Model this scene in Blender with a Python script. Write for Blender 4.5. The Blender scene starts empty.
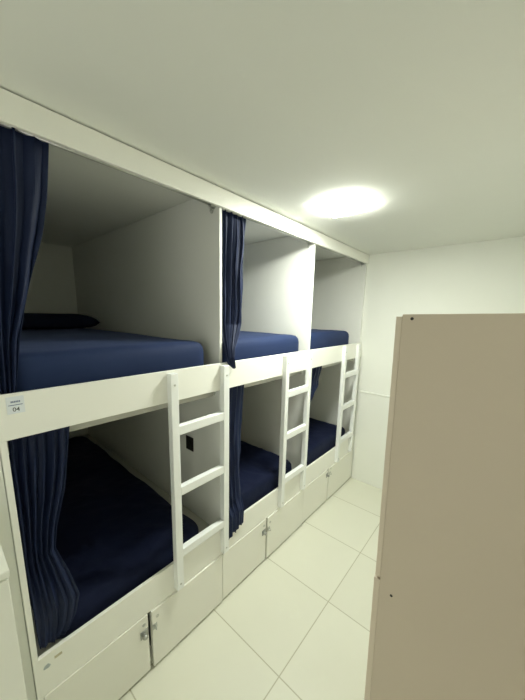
import bpy, bmesh, math, random
from mathutils import Vector, Matrix, noise

random.seed(4)
C = bpy.context.scene.collection
R = math.radians
L = 0.95            # width of one bunk bay
YE = 2.959          # far wall
HC = 2.4705         # ceiling
XB = -2.22          # wall behind the bunks
XR = 1.50           # right wall
YN = -1.45          # wall behind the photographer


# ------------------------------------------------------------------ materials
def principled(name, col, rough=0.5, spec=0.5, bump=None, metallic=0.0, vary=0.0, vscale=6.0, sheen=0.0, coat=0.0):
    m = bpy.data.materials.new(name)
    m.use_nodes = True
    nt = m.node_tree
    b = nt.nodes['Principled BSDF']
    b.inputs['Base Color'].default_value = (*col, 1)
    b.inputs['Roughness'].default_value = rough
    b.inputs['Specular IOR Level'].default_value = spec
    b.inputs['Metallic'].default_value = metallic
    if sheen:
        b.inputs['Sheen Weight'].default_value = sheen
        b.inputs['Sheen Roughness'].default_value = 0.4
        b.inputs['Sheen Tint'].default_value = (0.45, 0.55, 1, 1)
    if coat:
        b.inputs['Coat Weight'].default_value = coat
        b.inputs['Coat Roughness'].default_value = 0.12
    tc = nt.nodes.new('ShaderNodeTexCoord')
    if vary:
        n = nt.nodes.new('ShaderNodeTexNoise')
        n.inputs['Scale'].default_value = vscale
        n.inputs['Detail'].default_value = 4
        nt.links.new(tc.outputs['Object'], n.inputs['Vector'])
        mx = nt.nodes.new('ShaderNodeMixRGB')
        mx.inputs['Color1'].default_value = (*[c * (1 - vary) for c in col], 1)
        mx.inputs['Color2'].default_value = (*[min(1, c * (1 + vary)) for c in col], 1)
        nt.links.new(n.outputs['Fac'], mx.inputs['Fac'])
        nt.links.new(mx.outputs['Color'], b.inputs['Base Color'])
    if bump:
        n = nt.nodes.new('ShaderNodeTexNoise')
        n.inputs['Scale'].default_value = bump[0]
        n.inputs['Detail'].default_value = 5
        nt.links.new(tc.outputs['Object'], n.inputs['Vector'])
        bp = nt.nodes.new('ShaderNodeBump')
        bp.inputs['Strength'].default_value = bump[1]
        bp.inputs['Distance'].default_value = bump[2]
        nt.links.new(n.outputs['Fac'], bp.inputs['Height'])
        nt.links.new(bp.outputs['Normal'], b.inputs['Normal'])
    return m


M = {}
M['wall'] = principled('painted_wall', (0.79, 0.80, 0.75), 0.7, 0.3, bump=(60, 0.15, 0.002), vary=0.015)
M['ceiling'] = principled('ceiling_paint', (0.75, 0.76, 0.72), 0.8, 0.2, bump=(40, 0.1, 0.002), vary=0.01)
M['board'] = principled('white_melamine', (0.83, 0.83, 0.775), 0.42, 0.4, vary=0.015, vscale=3)
M['door'] = principled('white_melamine_door', (0.79, 0.785, 0.72), 0.4, 0.4, vary=0.02, vscale=3)
M['ladder'] = principled('white_ladder_paint', (0.83, 0.85, 0.84), 0.38, 0.45, bump=(30, 0.08, 0.001))
M['panel'] = principled('bay_panel', (0.77, 0.775, 0.74), 0.5, 0.35, vary=0.02, vscale=3)
M['cabinet'] = principled('white_cabinet_paint', (0.80, 0.81, 0.74), 0.4, 0.4, vary=0.015)
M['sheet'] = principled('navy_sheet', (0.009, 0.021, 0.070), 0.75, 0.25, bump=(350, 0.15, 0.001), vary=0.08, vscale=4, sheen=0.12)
M['shaded_sheet'] = principled('shaded_navy_sheet', (0.003, 0.0065, 0.028), 0.8, 0.2, bump=(14, 0.5, 0.012), vary=0.2, vscale=5, sheen=0.05)  # same navy as the upper sheets, lower-bay shade put into the colour
M['pillow'] = principled('dark_pillow', (0.007, 0.011, 0.030), 0.85, 0.2, bump=(20, 0.3, 0.006))
M['curtain'] = principled('navy_curtain_cloth', (0.0055, 0.0125, 0.046), 0.62, 0.3, bump=(400, 0.2, 0.001), vary=0.12, vscale=8, sheen=0.05)
M['metal'] = principled('brushed_metal', (0.52, 0.53, 0.50), 0.35, 0.5, metallic=0.9)
M['dull_metal'] = principled('dull_metal', (0.36, 0.37, 0.35), 0.45, 0.5, metallic=0.8)
M['black'] = principled('black_plastic', (0.012, 0.011, 0.009), 0.4, 0.4)
M['locker'] = principled('taupe_locker_panel', (0.55, 0.475, 0.38), 0.5, 0.35, vary=0.03, vscale=2.5)
M['locker_edge'] = principled('locker_door_edge', (0.62, 0.54, 0.44), 0.45, 0.4)
M['sticker'] = principled('sticker_paper', (0.72, 0.76, 0.80), 0.4, 0.4)
M['ink'] = principled('sticker_ink', (0.16, 0.20, 0.32), 0.5)
M['ink2'] = principled('sticker_number_ink', (0.09, 0.10, 0.10), 0.5)
M['residue'] = principled('glue_residue', (0.42, 0.47, 0.48), 0.6, 0.3, vary=0.3, vscale=60)
M['residue2'] = principled('tan_residue', (0.52, 0.48, 0.34), 0.6, 0.3, vary=0.3, vscale=60)
M['frame'] = principled('lamp_frame', (0.85, 0.86, 0.85), 0.4)
M['base'] = principled('bed_base_board', (0.50, 0.50, 0.45), 0.55, 0.3)


def lamp_mat(strength):
    m = bpy.data.materials.new('lamp_diffuser')
    m.use_nodes = True
    nt = m.node_tree
    nt.nodes.remove(nt.nodes['Principled BSDF'])
    e = nt.nodes.new('ShaderNodeEmission')
    e.inputs['Color'].default_value = (0.965, 1.0, 0.89, 1)
    e.inputs['Strength'].default_value = strength
    nt.links.new(e.outputs[0], nt.nodes['Material Output'].inputs['Surface'])
    return m


M['lamp'] = lamp_mat(31.0)


def tile_mat():
    m = principled('cream_floor_tile', (0.74, 0.74, 0.60), 0.27, 0.45)
    nt = m.node_tree
    b = nt.nodes['Principled BSDF']
    g = nt.nodes.new('ShaderNodeNewGeometry')
    sx = nt.nodes.new('ShaderNodeSeparateXYZ')
    nt.links.new(g.outputs['Position'], sx.inputs[0])

    def mth(op, a, bb=None):
        n = nt.nodes.new('ShaderNodeMath')
        n.operation = op
        for i, v in enumerate((a, bb)):
            if v is None:
                continue
            if isinstance(v, (int, float)):
                n.inputs[i].default_value = v
            else:
                nt.links.new(v, n.inputs[i])
        return n.outputs[0]

    P = 0.5376
    ds = []
    ids = []
    for out, off in ((sx.outputs[0], 0.517), (sx.outputs[1], 0.8736)):
        t = mth('DIVIDE', mth('SUBTRACT', out, off - 10 * P), P)
        ids.append(mth('FLOOR', t))
        f = mth('FRACT', t)
        ds.append(mth('MINIMUM', f, mth('SUBTRACT', 1.0, f)))
    d = mth('MINIMUM', ds[0], ds[1])
    line = mth('LESS_THAN', d, 0.0055)
    # each tile a hair lighter or darker, with soft clouding
    cid = nt.nodes.new('ShaderNodeCombineXYZ')
    nt.links.new(ids[0], cid.inputs[0])
    nt.links.new(ids[1], cid.inputs[1])
    wn = nt.nodes.new('ShaderNodeTexWhiteNoise')
    nt.links.new(cid.outputs[0], wn.inputs['Vector'])
    nz = nt.nodes.new('ShaderNodeTexNoise')
    nz.inputs['Scale'].default_value = 3.5
    nz.inputs['Detail'].default_value = 6
    nt.links.new(g.outputs['Position'], nz.inputs['Vector'])
    f = mth('ADD', mth('MULTIPLY', wn.outputs['Value'], 0.35), mth('MULTIPLY', nz.outputs['Fac'], 0.65))
    mx = nt.nodes.new('ShaderNodeMixRGB')
    mx.inputs['Color1'].default_value = (0.65, 0.65, 0.55, 1)
    mx.inputs['Color2'].default_value = (0.71, 0.71, 0.61, 1)
    nt.links.new(f, mx.inputs['Fac'])
    mg = nt.nodes.new('ShaderNodeMixRGB')
    mg.inputs['Color2'].default_value = (0.40, 0.39, 0.28, 1)
    nt.links.new(mx.outputs[0], mg.inputs['Color1'])
    nt.links.new(mth('MULTIPLY', line, 0.8), mg.inputs['Fac'])
    nt.links.new(mg.outputs[0], b.inputs['Base Color'])
    bp = nt.nodes.new('ShaderNodeBump')
    bp.inputs['Strength'].default_value = 0.4
    bp.inputs['Distance'].default_value = 0.002
    nt.links.new(mth('SUBTRACT', 1.0, line), bp.inputs['Height'])
    nt.links.new(bp.outputs[0], b.inputs['Normal'])
    return m


M['tile'] = tile_mat()


# ------------------------------------------------------------------ mesh helpers
def box(bm, x0, x1, y0, y1, z0, z1, bev=0.0, seg=2):
    t = bmesh.new()
    bmesh.ops.create_cube(t, size=1)
    for v in t.verts:
        v.co = Vector(((x0 + x1) / 2 + v.co.x * (x1 - x0), (y0 + y1) / 2 + v.co.y * (y1 - y0), (z0 + z1) / 2 + v.co.z * (z1 - z0)))
    if bev:
        bmesh.ops.bevel(t, geom=t.edges[:], offset=bev, segments=seg, affect='EDGES', profile=0.5)
    merge(bm, t)


def merge(bm, t):
    me = bpy.data.meshes.new('tmp')
    t.to_mesh(me)
    t.free()
    bm.from_mesh(me)
    bpy.data.meshes.remove(me)


def cyl(bm, p0, p1, r, seg=16, r2=None):
    p0, p1 = Vector(p0), Vector(p1)
    d = p1 - p0
    t = bmesh.new()
    bmesh.ops.create_cone(t, cap_ends=True, segments=seg, radius1=r, radius2=r if r2 is None else r2, depth=d.length)
    q = d.to_track_quat('Z', 'Y').to_matrix().to_4x4()
    bmesh.ops.transform(t, matrix=Matrix.Translation((p0 + p1) / 2) @ q, verts=t.verts[:])
    merge(bm, t)


def ring(bm, c, R0, r, axis='x', n=20, m=8):
    c = Vector(c)
    vs = []
    for i in range(n):
        a = 2 * math.pi * i / n
        row = []
        for j in range(m):
            b = 2 * math.pi * j / m
            rr = R0 + r * math.cos(b)
            p = Vector((r * math.sin(b), rr * math.cos(a), rr * math.sin(a)))
            if axis == 'y':
                p = Vector((p.y, p.x, p.z))
            if axis == 'z':
                p = Vector((p.y, p.z, p.x))
            row.append(bm.verts.new(c + p))
        vs.append(row)
    for i in range(n):
        for j in range(m):
            bm.faces.new((vs[i][j], vs[(i + 1) % n][j], vs[(i + 1) % n][(j + 1) % m], vs[i][(j + 1) % m]))


def link(name, bm, mat, parent=None, smooth=False, world_off=None):
    """one mesh object; bm is in world coordinates when a parent is given"""
    bmesh.ops.recalc_face_normals(bm, faces=bm.faces[:])
    if world_off is not None:
        bmesh.ops.translate(bm, vec=-Vector(world_off), verts=bm.verts[:])
    me = bpy.data.meshes.new(name)
    bm.to_mesh(me)
    bm.free()
    me.materials.append(mat)
    if smooth:
        for p in me.polygons:
            p.use_smooth = True
    o = bpy.data.objects.new(name, me)
    C.objects.link(o)
    if parent is not None:
        o.parent = parent
    elif world_off is not None:
        o.location = world_off
    return o


def tag(o, label, cat, group=None):
    o['label'] = label
    o['category'] = cat
    if group:
        o['group'] = group
    return o


def empty(name, loc, label, cat, group=None):
    o = bpy.data.objects.new(name, None)
    o.empty_display_size = 0.1
    o.location = loc
    C.objects.link(o)
    return tag(o, label, cat, group)


def dup(root, loc, label):
    r = root.copy()
    C.objects.link(r)
    r.location = loc
    r['label'] = label
    for ch in list(root.children):
        c = ch.copy()
        C.objects.link(c)
        c.parent = r
        for g in list(ch.children):
            d = g.copy()
            C.objects.link(d)
            d.parent = c
    return r


def struct(name, bm, mat):
    o = link(name, bm, mat)
    o['kind'] = 'structure'
    return o


def slab(name, mat, *a, bev=0.0):
    bm = bmesh.new()
    box(bm, *a, bev)
    return struct(name, bm, mat)


# ------------------------------------------------------------------ room shell
T = 0.1
slab('floor', M['tile'], XB - T, XR + T, YN - T, YE + T, -0.1, 0.0)
slab('ceiling', M['ceiling'], XB - T, XR + T, YN - T, YE + T, HC, HC + 0.1)
slab('wall_far', M['wall'], XB, XR + T, YE, YE + T, 0, HC)
slab('wall_right', M['wall'], XR, XR + T, YN, YE, 0, HC)
bm = bmesh.new()
box(bm, -0.05, 0.40, YN - T, YN, 0, HC)
box(bm, 1.45, XR + T, YN - T, YN, 0, HC)
box(bm, 0.40, 1.45, YN - T, YN, 2.12, HC)
struct('wall_near', bm, M['wall'])         # unseen doorway added behind the photographer to let in soft fill light
slab('wall_left', M['wall'], XB - T, XB, 0.0, YE + T, 0, HC)
slab('wall_front', M['wall'], XB - T, -0.020, YN - T, -0.006, 0, HC)      # flush beside the bunks
bm = bmesh.new()
box(bm, 0.022, XR, YE - 0.010, YE, 0, 1.034)
box(bm, 0.022, XR, YE - 0.020, YE, 1.034, 1.050, 0.003)
struct('trim_1', bm, M['wall'])

# ------------------------------------------------------------------ built-in bunk unit
Z_BT, Z_BB = 1.576, 1.4233      # guard board
Z_LT, Z_LB = 0.534, 0.356       # lower board
ZF = 2.379                      # fascia underside
bunk = empty('bunk_bed', (-1.0, L * 1.5, 0.0),
             'long white built-in bunk unit with six curtained sleeping bays and storage doors below', 'bunk bed')
BL = tuple(bunk.location)


def bpart(name, bm, mat, smooth=False, parent=None):
    """part of the bunk in world coordinates; parent may be one of its parts (all share the bunk's origin)"""
    return link(name, bm, mat, parent or bunk, smooth, BL)


div_y = [(-0.004, 0.0134), (L - 0.005, L + 0.013), (2 * L - 0.007, 2 * L + 0.011), (YE - 0.028, YE - 0.003)]
for i, (a, b) in enumerate(div_y):
    bm = bmesh.new()
    top = HC - 0.002
    box(bm, XB + 0.002, -0.0005 if i else 0.0, a, b, 0.02, top, 0.0012)
    bpart('divider_panel', bm, M['panel'])

bm = bmesh.new()
box(bm, 0.0, 0.016, -0.004, YE - 0.002, ZF, HC - 0.006, 0.0015)
bpart('fascia_board', bm, M['board'])
bm = bmesh.new()
box(bm, 0.0, 0.0165, -0.004, YE - 0.002, Z_BB, Z_BT, 0.0015)
g_board = bpart('guard_board', bm, M['board'])
bm = bmesh.new()
box(bm, 0.0, 0.0165, -0.004, YE - 0.002, Z_LB + 0.002, Z_LT, 0.0015)
bpart('lower_board', bm, M['board'])
# edge strip up the front of the nearest panel
bm = bmesh.new()
box(bm, 0.0, 0.0165, -0.004, 0.0134, 0.02, Z_LB, 0.001)
box(bm, 0.0, 0.0165, -0.004, 0.0134, Z_LT, Z_BB, 0.001)
box(bm, 0.0, 0.0165, -0.004, 0.0134, Z_BT, ZF, 0.001)
bpart('edge_post', bm, M['board'])

bay = [(div_y[i][1], div_y[i + 1][0]) for i in range(3)]
for a, b in bay:
    for z0, z1 in ((1.374, 1.525), (0.440, 0.50)):
        bm = bmesh.new()
        xf = -0.056 if z0 > 1 else -0.0005      # the upper base sits back behind the curtain rod
        box(bm, XB + 0.004, xf, a + 0.0005, b - 0.0005, z0 + 0.030, z1, 0.002)
        if z0 > 1:
            box(bm, xf - 0.016, xf, a + 0.0005, b - 0.0005, z0, z0 + 0.030, 0.001)
        for k in range(7):      # batten ribs under the base board
            x = XB + 0.2 + k * 0.27
            box(bm, x, x + 0.05, a + 0.01, b - 0.01, z0 + 0.012, z0 + 0.030, 0.001)
        bpart('bed_base', bm, M['base'])
    for zr, x in ((2.396, -0.040), (1.432, -0.026)):
        bm = bmesh.new()
        cyl(bm, (x, a + 0.002, zr), (x, b - 0.002, zr), 0.007)
        rod = bpart('curtain_rod', bm, M['metal'], True)
        bm = bmesh.new()
        cyl(bm, (x, b - 0.0005, zr), (x, b - 0.008, zr), 0.018, 20)
        cyl(bm, (x, b - 0.008, zr), (x, b - 0.030, zr), 0.0145, 16)
        cyl(bm, (x, b - 0.020, zr - 0.010), (x, b - 0.020, zr - 0.030), 0.005, 10)
        ring(bm, (x, b - 0.020, zr - 0.034), 0.008, 0.0025, 'x')
        bpart('rod_bracket', bm, M['metal'], False, rod)

# storage doors, two to a bay
SP = [(0.444, 0.462), (1.378, 1.392), (2.352, 2.363)]
XD0, XD1 = 0.0, 0.0255
for i, (a, b) in enumerate(bay):
    s0, s1 = SP[i]
    y0 = a + 0.002 if i == 0 else div_y[i][0] + 0.004
    y1 = div_y[i + 1][0] - 0.004 if i < 2 else YE - 0.02
    for side in (0, 1):
        ya, yb = ((y0, s0), (s1, y1))[side]
        bm = bmesh.new()
        out = 0.0210 if side == 0 else XD1
        box(bm, XD0, out, ya, yb, 0.016, Z_LB + 0.0004, 0.0015)
        door = bpart('storage_door', bm, M['door'])
        bm = bmesh.new()
        if side == 0:
            yl = yb - 0.028
            zl = 0.262 if i < 2 else 0.300
            box(bm, out, out + 0.003, yl - 0.016, yb - 0.002, zl - 0.022, zl + 0.022, 0.001)
            cyl(bm, (out + 0.003, yl, zl), (out + 0.020, yl, zl), 0.008, 16)
            cyl(bm, (out + 0.020, yl, zl), (out + 0.027, yl, zl), 0.0125, 18, 0.009)
            bpart('door_latch', bm, M['dull_metal'], False, door)
            bm = bmesh.new()
            cyl(bm, (out, yb - 0.022, zl + 0.052), (out + 0.002, yb - 0.022, zl + 0.052), 0.0085, 14)
            bpart('screw', bm, M['metal'], False, door)
        else:
            zl = 0.262 if i < 2 else 0.300
            box(bm, out, out + 0.003, ya + 0.002, ya + 0.026, zl - 0.016, zl + 0.016, 0.001)
            ring(bm, (out + 0.010, ya + 0.013, zl), 0.0095, 0.0022, 'y')
            bpart('latch_keeper', bm, M['metal'], False, door)
            bm = bmesh.new()
            cyl(bm, (out, ya + 0.030, zl + 0.048), (out + 0.002, ya + 0.030, zl + 0.048), 0.0085, 14)
            bpart('screw', bm, M['metal'], False, door)
# recessed plinth under the doors
bm = bmesh.new()
box(bm, -0.04, -0.02, 0.0, YE - 0.003, 0.0, 0.10)
bpart('plinth', bm, M['panel'])


# glue marks left on the lower board beside the first post
def blob(bm, x, y, z, ry, rz, seed, th=0.0006):
    rnd = random.Random(seed)
    n = 18
    ph = [rnd.uniform(0, 6.28) for _ in range(3)]
    vs = []
    for i in range(n):
        a = 2 * math.pi * i / n
        k = 1 + 0.14 * math.sin(2 * a + ph[0]) + 0.1 * math.sin(3 * a + ph[1]) + 0.06 * math.sin(5 * a + ph[2])
        vs.append((y + ry * k * math.cos(a), z + rz * k * math.sin(a)))
    f = [bm.verts.new((x + th, *v)) for v in vs]
    bk = [bm.verts.new((x, *v)) for v in vs]
    bm.faces.new(f)
    bm.faces.new(bk[::-1])
    for i in range(n):
        bm.faces.new((f[i], bk[i], bk[(i + 1) % n], f[(i + 1) % n]))


bm = bmesh.new()
blob(bm, 0.0166, 0.036, 0.482, 0.010, 0.011, 3)
bpart('glue_mark', bm, M['residue'])
bm = bmesh.new()
box(bm, 0.0166, 0.0172, 0.062, 0.088, 0.491, 0.503, 0.0002)
bpart('glue_mark', bm, M['residue2'])


# ------------------------------------------------------------------ ladders
def make_ladder(loc, label, w):   # w: width over both rails
    root = empty('bunk_ladder', loc, label, 'ladder', 'white ladders up the bunk front')
    # local: y = 0 at the left edge of the left rail, x = 0 on the board's face
    z0, z1, rw, rt = 0.384, 1.566, 0.041, 0.034
    for a, zb in ((0.0, z0), (w - rw, z0)):
        bm = bmesh.new()
        box(bm, 0.0, rt, a, a + rw, zb, z1, 0.003, 3)
        rail = link('rail', bm, M['ladder'], root)
        for z in (z1 - 0.055, z0 + 0.035):
            bm = bmesh.new()
            cyl(bm, (rt, a + rw / 2, z), (rt + 0.0018, a + rw / 2, z), 0.0055, 14)
            link('screw', bm, M['metal'], rail)
    for zt in (1.302, 0.975, 0.617):
        bm = bmesh.new()
        box(bm, 0.000, rt - 0.001, rw, w - rw, zt - 0.046, zt, 0.003, 3)
        link('rung', bm, M['ladder'], root)
    return root


XL = 0.0170
for y, wd, lb in ((0.600, 0.372, 'white wooden three-rung ladder on the nearest bay, beside the wall socket'),
                  (1.520, 0.352, 'white wooden three-rung ladder on the middle bay'),
                  (2.478, 0.362, 'white wooden three-rung ladder of the farthest bay, beside the end wall')):
    make_ladder((XL, y, 0), lb, wd)

# ------------------------------------------------------------------ mattresses
def cushion(sx, sy, sz, seed, wr=0.004, rad=0.05, crown=0.012, n=(60, 30, 6)):
    """a soft rounded box standing on z = 0, origin at its centre of base, with wrinkles"""
    bm = bmesh.new()
    nx, ny, nz = n
    bmesh.ops.create_cube(bm, size=1)
    bm.free()
    bm = bmesh.new()
    pts = {}

    def vert(i, j, k):
        key = (i, j, k)
        if key in pts:
            return pts[key]
        x, y, z = (i / nx - 0.5) * sx, (j / ny - 0.5) * sy, k / nz * sz
        cx = max(-sx / 2 + rad, min(sx / 2 - rad, x))
        cy = max(-sy / 2 + rad, min(sy / 2 - rad, y))
        rz = min(rad, sz / 2.001)
        cz = min(sz - rz, z)
        d = Vector((x - cx, y - cy, (z - cz) * rad / rz))
        if d.length > 1e-9:
            m = max(abs(d.x), abs(d.y), abs(d.z))
            d = d.normalized() * m
            d.z *= rz / rad
        p = Vector((cx, cy, cz)) + d
        up = max(0.0, (z / sz - 0.35))
        q = Vector((p.x * 3.1 + seed * 7.7, p.y * 3.7, p.z * 4))
        w = noise.noise(q) * 1.4 + 0.6 * (0.5 - abs(noise.noise(q * 2.7 + Vector((3, 1, 0))))) + 0.3 * noise.noise(q * 6)
        p.z += up * wr * 2.2 * w + up * crown * (1 - (2 * x / sx) ** 2) * (1 - (2 * y / sy) ** 2)
        if 0 < k < nz:
            o = Vector((p.x - cx, p.y - cy, 0))
            if o.length > 1e-6:
                p += o.normalized() * wr * 0.8 * noise.noise(q * 1.7 + Vector((0, 0, 9)))
        pts[key] = bm.verts.new(p)
        return pts[key]

    for i in range(nx):
        for j in range(ny):
            bm.faces.new([vert(i, j, nz), vert(i + 1, j, nz), vert(i + 1, j + 1, nz), vert(i, j + 1, nz)])
            bm.faces.new([vert(i, j, 0), vert(i, j + 1, 0), vert(i + 1, j + 1, 0), vert(i + 1, j, 0)])
    for i in range(nx):
        for k in range(nz):
            bm.faces.new([vert(i, 0, k), vert(i + 1, 0, k), vert(i + 1, 0, k + 1), vert(i, 0, k + 1)])
            bm.faces.new([vert(i, ny, k), vert(i, ny, k + 1), vert(i + 1, ny, k + 1), vert(i + 1, ny, k)])
    for j in range(ny):
        for k in range(nz):
            bm.faces.new([vert(0, j, k), vert(0, j, k + 1), vert(0, j + 1, k + 1), vert(0, j + 1, k)])
            bm.faces.new([vert(nx, j, k), vert(nx, j + 1, k), vert(nx, j + 1, k + 1), vert(nx, j, k + 1)])
    return bm


def mattress(x0, x1, y0, y1, z, h, seed, mat, label, wr=0.003, rad=0.055, n=(60, 30, 6)):
    bm = cushion(x1 - x0, y1 - y0, h, seed, wr, rad, 0.012, n)
    o = link('mattress', bm, mat, None, True)
    o.location = ((x0 + x1) / 2, (y0 + y1) / 2, z + 0.001)
    return tag(o, label, 'mattress', 'mattresses in the bunk bays')


XM0 = -2.00
mattress(XM0, -0.034, 0.030, 0.889, 1.525, 0.170, 1, M['sheet'], 'navy sheeted mattress with a dark pillow, in the nearest upper bay')
mattress(XM0, -0.034, 0.985, 1.832, 1.525, 0.170, 2, M['sheet'], 'navy sheeted mattress in the middle upper bay')
mattress(XM0, -0.034, 1.930, 2.765, 1.525, 0.178, 3, M['sheet'], 'navy sheeted mattress in the farthest upper bay, against the end wall')
mattress(XM0, -0.024, 0.050, 0.845, 0.500, 0.102, 4, M['shaded_sheet'], 'rumpled shade-darkened navy mattress in the nearest lower bay, by the wall socket', 0.012, 0.10, (110, 46, 6))
mattress(XM0, -0.022, 0.985, 1.785, 0.500, 0.150, 5, M['shaded_sheet'], 'shade-darkened navy mattress in the middle lower bay', 0.010, 0.05, (90, 40, 6))
mattress(XM0, -0.022, 1.930, 2.82, 0.500, 0.150, 6, M['shaded_sheet'], 'navy mattress in the farthest lower bay', 0.004, 0.045)


def pillow(cx, cy, z, sx, sy, h, label, seed, mat):
    bm = bmesh.new()
    n = 26
    rows = {}
    for s in (1, -1):
        for i in range(n + 1):
            for j in range(n + 1):
                u, v = i / n * 2 - 1, j / n * 2 - 1
                edge = i in (0, n) or j in (0, n)
                if edge and s == -1:
                    rows[(s, i, j)] = rows[(1, i, j)]
                    continue
                f = ((1 - u ** 4) * (1 - v ** 4)) ** 0.42
                pin = 1 - 0.06 * (u * u * v * v) - 0.03 * (1 - u * u) * abs(v) - 0.03 * (1 - v * v) * abs(u)
                w = 0.008 * noise.noise(Vector((u * 2 + seed, v * 2.2, s)))
                zz = h * (0.42 + (0.58 if s > 0 else -0.42) * f) + w * f
                rows[(s, i, j)] = bm.verts.new((u * sx / 2 * pin, v * sy / 2 * pin, max(zz, 0.002)))
    for s in (1, -1):
        for i in range(n):
            for j in range(n):
                q = [rows[(s, i, j)], rows[(s, i + 1, j)], rows[(s, i + 1, j + 1)], rows[(s, i, j + 1)]]
                bm.faces.new(q if s > 0 else q[::-1])
    o = link('pillow', bm, mat, None, True)
    o.location = (cx, cy, z)
    return tag(o, label, 'pillow')


pillow(-1.60, 0.50, 1.703, 0.44, 0.76, 0.120, 'dark pillow at the head of the nearest upper mattress', 1, M['pillow'])


# ------------------------------------------------------------------ curtains
def lerp_tab(tab, z):
    """tab: (z, ...values) from the top down"""
    if z >= tab[0][0]:
        return tab[0][1:]
    for a, b in zip(tab, tab[1:]):
        if z >= b[0]:
            t = (a[0] - z) / (a[0] - b[0])
            return tuple(p + (q - p) * t for p, q in zip(a[1:], b[1:]))
    return tab[-1][1:]


def curtain(tab, folds, seed, label, hem=0.01, drift=0.0, skew=0.0, nu=150, nv=90):
    """tab rows: z, y left, y right, x middle, fold depth"""
    zt, zb = tab[0][0], tab[-1][0]
    bm = bmesh.new()
    grid = []
    for j in range(nv + 1):
        t = j / nv
        row = []
        for i in range(nu + 1):
            u = i / nu
            z = zt + (zb - zt) * t
            ya, yb, xm, amp = lerp_tab(tab, z)
            uu = u + 0.035 * noise.noise(Vector((u * 5 + seed, t * 2.3, 0))) * t ** 0.5 + drift * t * math.sin(math.pi * u)
            ph = 2 * math.pi * folds * uu + 0.9 * noise.noise(Vector((u * 3, t * 3.5 + seed, 4)))
            s = math.sin(ph)
            a = amp * (0.75 + 0.5 * noise.noise(Vector((u * 4 + 9, t * 1.7, seed))))
            x = xm + a * s + 0.25 * a * math.sin(2.3 * ph + seed) + 0.010 * noise.noise(Vector((u * 6, t * 6, seed + 2))) * min(1, t * 3)
            y = ya + (yb - ya) * u + 0.32 * (yb - ya) / folds * math.sin(2 * ph) * 0.5
            y = max(min(ya, yb), min(max(ya, yb) + 0.004, y))
            zz = z - t * hem * (0.5 + math.sin(ph * 0.5 + seed) * 0.5) - skew * t * t * u
            row.append(bm.verts.new((x, y, zz)))
        grid.append(row)
    for j in range(nv):
        for i in range(nu):
            bm.faces.new((grid[j][i], grid[j][i + 1], grid[j + 1][i + 1], grid[j + 1][i]))
    loc = Vector((tab[0][3], (tab[0][1] + tab[0][2]) / 2, zb))
    o = link('curtain', bm, M['curtain'], None, True, loc)
    sol = o.modifiers.new('thickness', 'SOLIDIFY')
    sol.thickness = 0.0016
    sol.offset = 0
    return tag(o, label, 'curtain', 'navy curtains at the bunk bays')


XC = -0.040
curtain([(2.440, 0.018, 0.234, XC, 0.009), (2.22, 0.018, 0.204, XC, 0.020), (2.10, 0.018, 0.180, XC, 0.022), (1.94, 0.018, 0.138, XC, 0.020),
         (1.75, 0.018, 0.085, XC + 0.010, 0.013), (1.58, 0.018, 0.058, XC + 0.022, 0.010)],
        4, 1.3, 'navy curtain gathered at the left of the nearest upper bay')
curtain([(2.440, 0.964, 1.185, XC, 0.008), (2.27, 0.962, 1.182, XC, 0.015), (2.10, 0.962, 1.166, XC, 0.017), (1.90, 0.962, 1.160, XC, 0.016), (1.79, 0.962, 1.150, XC, 0.014),
         (1.71, 0.963, 1.100, XC + 0.025, 0.012), (1.655, 0.964, 1.055, 0.008, 0.010), (1.60, 0.966, 1.030, 0.030, 0.007), (1.575, 0.976, 1.032, 0.032, 0.004), (1.540, 1.022, 1.036, 0.032, 0.002)],
        5, 2.7, 'navy curtain of the middle upper bay, its tip over the guard board', hem=0.004)
curtain([(1.450, 0.022, 0.207, -0.027, 0.009), (1.30, 0.022, 0.194, -0.038, 0.016), (1.15, 0.022, 0.170, -0.048, 0.018), (1.01, 0.022, 0.132, -0.046, 0.016),
         (0.92, 0.022, 0.118, -0.044, 0.016), (0.80, 0.022, 0.150, -0.034, 0.014), (0.68, 0.022, 0.175, -0.016, 0.007), (0.60, 0.024, 0.155, -0.017, 0.007), (0.545, 0.026, 0.125, -0.017, 0.005)],
        6, 4.1, 'dark navy curtain bunched at the left of the nearest lower bay', drift=0.08)
curtain([(1.450, 0.964, 1.178, -0.027, 0.008), (1.20, 0.962, 1.166, -0.044, 0.012), (1.0, 0.962, 1.155, -0.040, 0.013), (0.8, 0.979, 1.148, -0.030, 0.012), (0.62, 0.979, 1.145, -0.008, 0.009),
         (0.56, 0.979, 1.135, 0.024, 0.005), (0.45, 0.979, 1.118, 0.031, 0.007)],
        5, 5.9, 'dark navy curtain of the middle lower bay, its hem hanging over the lower board', hem=0.02, skew=-0.05)
curtain([(1.450, 1.914, 2.180, -0.027, 0.008), (1.25, 1.912, 2.160, -0.046, 0.012), (1.15, 1.912, 2.100, -0.046, 0.010), (1.08, 1.912, 2.020, -0.046, 0.008), (1.02, 1.912, 1.960, -0.046, 0.005)],
        4, 7.2, 'small dark navy curtain pulled aside in the farthest lower bay', hem=0.02)

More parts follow.
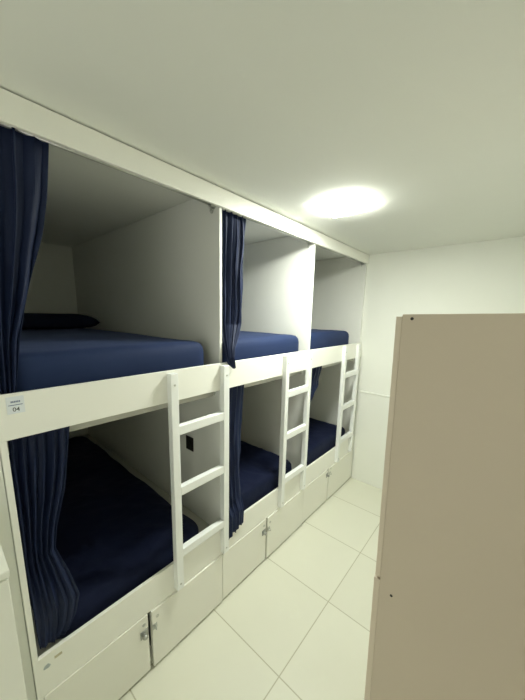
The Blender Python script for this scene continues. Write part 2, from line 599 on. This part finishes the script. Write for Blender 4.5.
# ------------------------------------------------------------------ wall socket in the nearest lower bay
sock = empty('power_socket', (-0.295, div_y[1][0], 1.002), 'small black power socket on the side panel of the nearest lower bay', 'socket')
ws = tuple(sock.location)
yf = div_y[1][0]
bm = bmesh.new()
box(bm, -0.333, -0.257, yf - 0.007, yf - 0.0002, 0.955, 1.049, 0.002)
link('face_plate', bm, M['black'], sock, False, ws)
bm = bmesh.new()
cyl(bm, (-0.295, yf - 0.0072, 1.002), (-0.295, yf - 0.010, 1.002), 0.021, 20)
for dz in (-0.009, 0.009):
    cyl(bm, (-0.295 + 0, yf - 0.010, 1.002 + dz), (-0.295, yf - 0.0115, 1.002 + dz), 0.003, 10)
link('outlet', bm, M['black'], sock, False, ws)

# ------------------------------------------------------------------ numbered sticker on the guard board
st = empty('number_sticker', (0.0165, 0.045, 1.515), 'small pale sticker reading 04 on the near end of the guard board', 'sticker')
sl = tuple(st.location)
bm = bmesh.new()
box(bm, 0.0166, 0.0170, 0.0240, 0.0700, 1.510, 1.567, 0.0001, 1)
link('paper', bm, M['sticker'], st, False, sl)


def text_mesh(s, size, y, z, x, ext=0.00015):
    cu = bpy.data.curves.new('t', 'FONT')
    cu.body = s
    cu.size = size
    cu.align_x = 'CENTER'
    cu.extrude = ext
    cu.offset = size * 0.012
    to = bpy.data.objects.new('t', cu)
    C.objects.link(to)
    dg = bpy.context.evaluated_depsgraph_get()
    dg.update()
    me = bpy.data.meshes.new_from_object(to.evaluated_get(dg))
    bpy.data.objects.remove(to)
    b = bmesh.new()
    b.from_mesh(me)
    # text plane (x right, y up) -> board face (y right, z up), facing +x
    for v in b.verts:
        v.co = Vector((x + v.co.z, y + v.co.x, z + v.co.y))
    return b


bm = text_mesh('04', 0.019, 0.0475, 1.5175, 0.0172)
link('number', bm, M['ink2'], st, False, sl)
bm = bmesh.new()
box(bm, 0.01700, 0.0172, 0.0285, 0.0655, 1.5375, 1.5400)
link('underline', bm, M['ink'], st, False, sl)
bm = bmesh.new()
for k in range(6):   # the line above is too blurred to read: six small strokes
    y = 0.0355 + k * 0.0042
    box(bm, 0.01700, 0.0172, y, y + 0.0032, 1.5465, 1.5525)
link('printed_line', bm, M['ink'], st, False, sl)

# ------------------------------------------------------------------ ceiling lamp
lx, ly, hw = 0.372, 1.545, 0.120
lamp = empty('ceiling_light', (lx, ly, HC), 'bright square white panel lamp on the ceiling', 'ceiling light')
ll = tuple(lamp.location)
bm = bmesh.new()
for (a, b, c, d) in ((-hw, hw, -hw, -hw + 0.004), (-hw, hw, hw - 0.004, hw), (-hw, -hw + 0.004, -hw + 0.004, hw - 0.004), (hw - 0.004, hw, -hw + 0.004, hw - 0.004)):
    box(bm, lx + a, lx + b, ly + c, ly + d, HC - 0.009, HC - 0.0005, 0.0015)
link('frame', bm, M['frame'], lamp, False, ll)
bm = bmesh.new()
box(bm, lx - hw, lx + hw, ly - hw, ly + hw, HC - 0.0170, HC - 0.0092, 0.0025, 3)
link('diffuser', bm, M['lamp'], lamp, True, ll)

# ------------------------------------------------------------------ locker in the right foreground
lk = empty('locker', (1.20, 1.00, 0.0), 'tall taupe locker standing in the right foreground', 'locker')
LO = tuple(lk.location)
X0, X1, Y0, Y1, ZT = 0.995, 1.465, 0.75, 1.25, 1.858


def lpart(name, bm, mat, parent=None):
    return link(name, bm, mat, parent or lk, False, LO)


bm = bmesh.new()
box(bm, X0, X1, Y0, Y1, 0.03, ZT, 0.0018)
for yy in (Y0 + 0.04, Y1 - 0.04):
    for xx in (X0 + 0.04, X1 - 0.04):
        cyl(bm, (xx, yy, 0.0), (xx, yy, 0.031), 0.018, 14)
lpart('body', bm, M['locker'])
for z0, z1, t in ((1.022, ZT - 0.006, 0.0165), (0.05, 1.014, 0.0195)):
    bm = bmesh.new()
    box(bm, X0 - t, X0 - 0.0006, Y0 + 0.003, Y1 - 0.003, z0, z1, 0.0015)
    d = lpart('door', bm, M['locker_edge'])
    bm = bmesh.new()
    zh = (z0 + z1) / 2
    box(bm, X0 - t - 0.012, X0 - t - 0.0002, Y1 - 0.07, Y1 - 0.045, zh - 0.03, zh + 0.03, 0.003)
    lpart('door_handle', bm, M['dull_metal'], d)
for xx, zz in ((X0 + 0.025, ZT - 0.012), (X0 + 0.037, 0.985)):
    bm = bmesh.new()
    cyl(bm, (xx, Y0 - 0.0012, zz), (xx, Y0 - 0.0001, zz), 0.0042, 16)
    lpart('screw', bm, M['black'])
bm = bmesh.new()
cyl(bm, (1.352, Y0 - 0.006, 1.05), (1.352, Y0 - 0.0001, 1.05), 0.014, 18)
lpart('cap', bm, M['black'])
lk.rotation_euler = (0, R(-1.3), 0)

# ------------------------------------------------------------------ white cabinet at the lower left
cb = empty('cabinet', (0.15, -0.28, 0), 'white cabinet at the lower left, beside the near end of the bunks', 'cabinet')
CO = tuple(cb.location)
bm = bmesh.new()
box(bm, -0.008, 0.283, -0.52, -0.053, 0.04, 1.170, 0.002)
box(bm, 0.02, 0.26, -0.50, -0.07, 0.0, 0.04)
link('body', bm, M['cabinet'], cb, False, CO)
bm = bmesh.new()
box(bm, -0.008, 0.302, -0.523, -0.050, 1.1705, 1.190, 0.003)
link('top', bm, M['cabinet'], cb, False, CO)
bm = bmesh.new()
box(bm, 0.2835, 0.300, -0.518, -0.054, 0.05, 1.165, 0.002)
dr = link('door', bm, M['cabinet'], cb, False, CO)
bm = bmesh.new()
cyl(bm, (0.300, -0.46, 0.62), (0.318, -0.46, 0.62), 0.010, 14)
link('knob', bm, M['dull_metal'], dr, False, CO)

# the boards' front faces lie on x = 0: set the whole bunk and what it carries back by their thickness
for o in C.objects:
    if o.parent is None and o.name.split('.')[0] in ('bunk_bed', 'bunk_ladder', 'mattress', 'pillow', 'curtain', 'power_socket', 'number_sticker'):
        o.location.x -= 0.0165

# ------------------------------------------------------------------ camera
cam = bpy.data.cameras.new('camera')
co = bpy.data.objects.new('camera', cam)
C.objects.link(co)
f_px, ppx, ppy = 288.175, 256.7252, 367.4461
cam.sensor_fit = 'VERTICAL'
cam.sensor_height = 36
cam.sensor_width = 27
cam.lens = f_px / 700 * 36
cam.shift_x = (262.5 - ppx) / 700
cam.shift_y = (ppy - 350) / 700
cam.clip_start = 0.01
ya, pi_, ro = R(41.0371), R(10.3006), R(1.183)
fw = Vector((-math.sin(ya) * math.cos(pi_), math.cos(ya) * math.cos(pi_), -math.sin(pi_)))
rt = Vector((math.cos(ya), math.sin(ya), 0))
up = rt.cross(fw)
r2 = rt * math.cos(ro) + up * math.sin(ro)
u2 = -rt * math.sin(ro) + up * math.cos(ro)
m = Matrix((r2, u2, -fw)).transposed().to_4x4()
m.translation = Vector((1.1822, -0.1171, 1.8427))
co.matrix_world = m
bpy.context.scene.camera = co

# ------------------------------------------------------------------ world and colour management
w = bpy.data.worlds.new('world')
w.use_nodes = True
w.node_tree.nodes['Background'].inputs[0].default_value = (0.31, 0.31, 0.28, 1)  # grey ambient fill that enters by the added doorway
bpy.context.scene.world = w
vs = bpy.context.scene.view_settings
vs.view_transform = 'Standard'
vs.look = 'None'
vs.gamma = 1
vs.exposure = 2.55
vs.use_curve_mapping = False
bpy.context.scene.cycles.max_bounces = 12
bpy.context.scene.cycles.diffuse_bounces = 8
bpy.context.scene.cycles.use_denoising = True
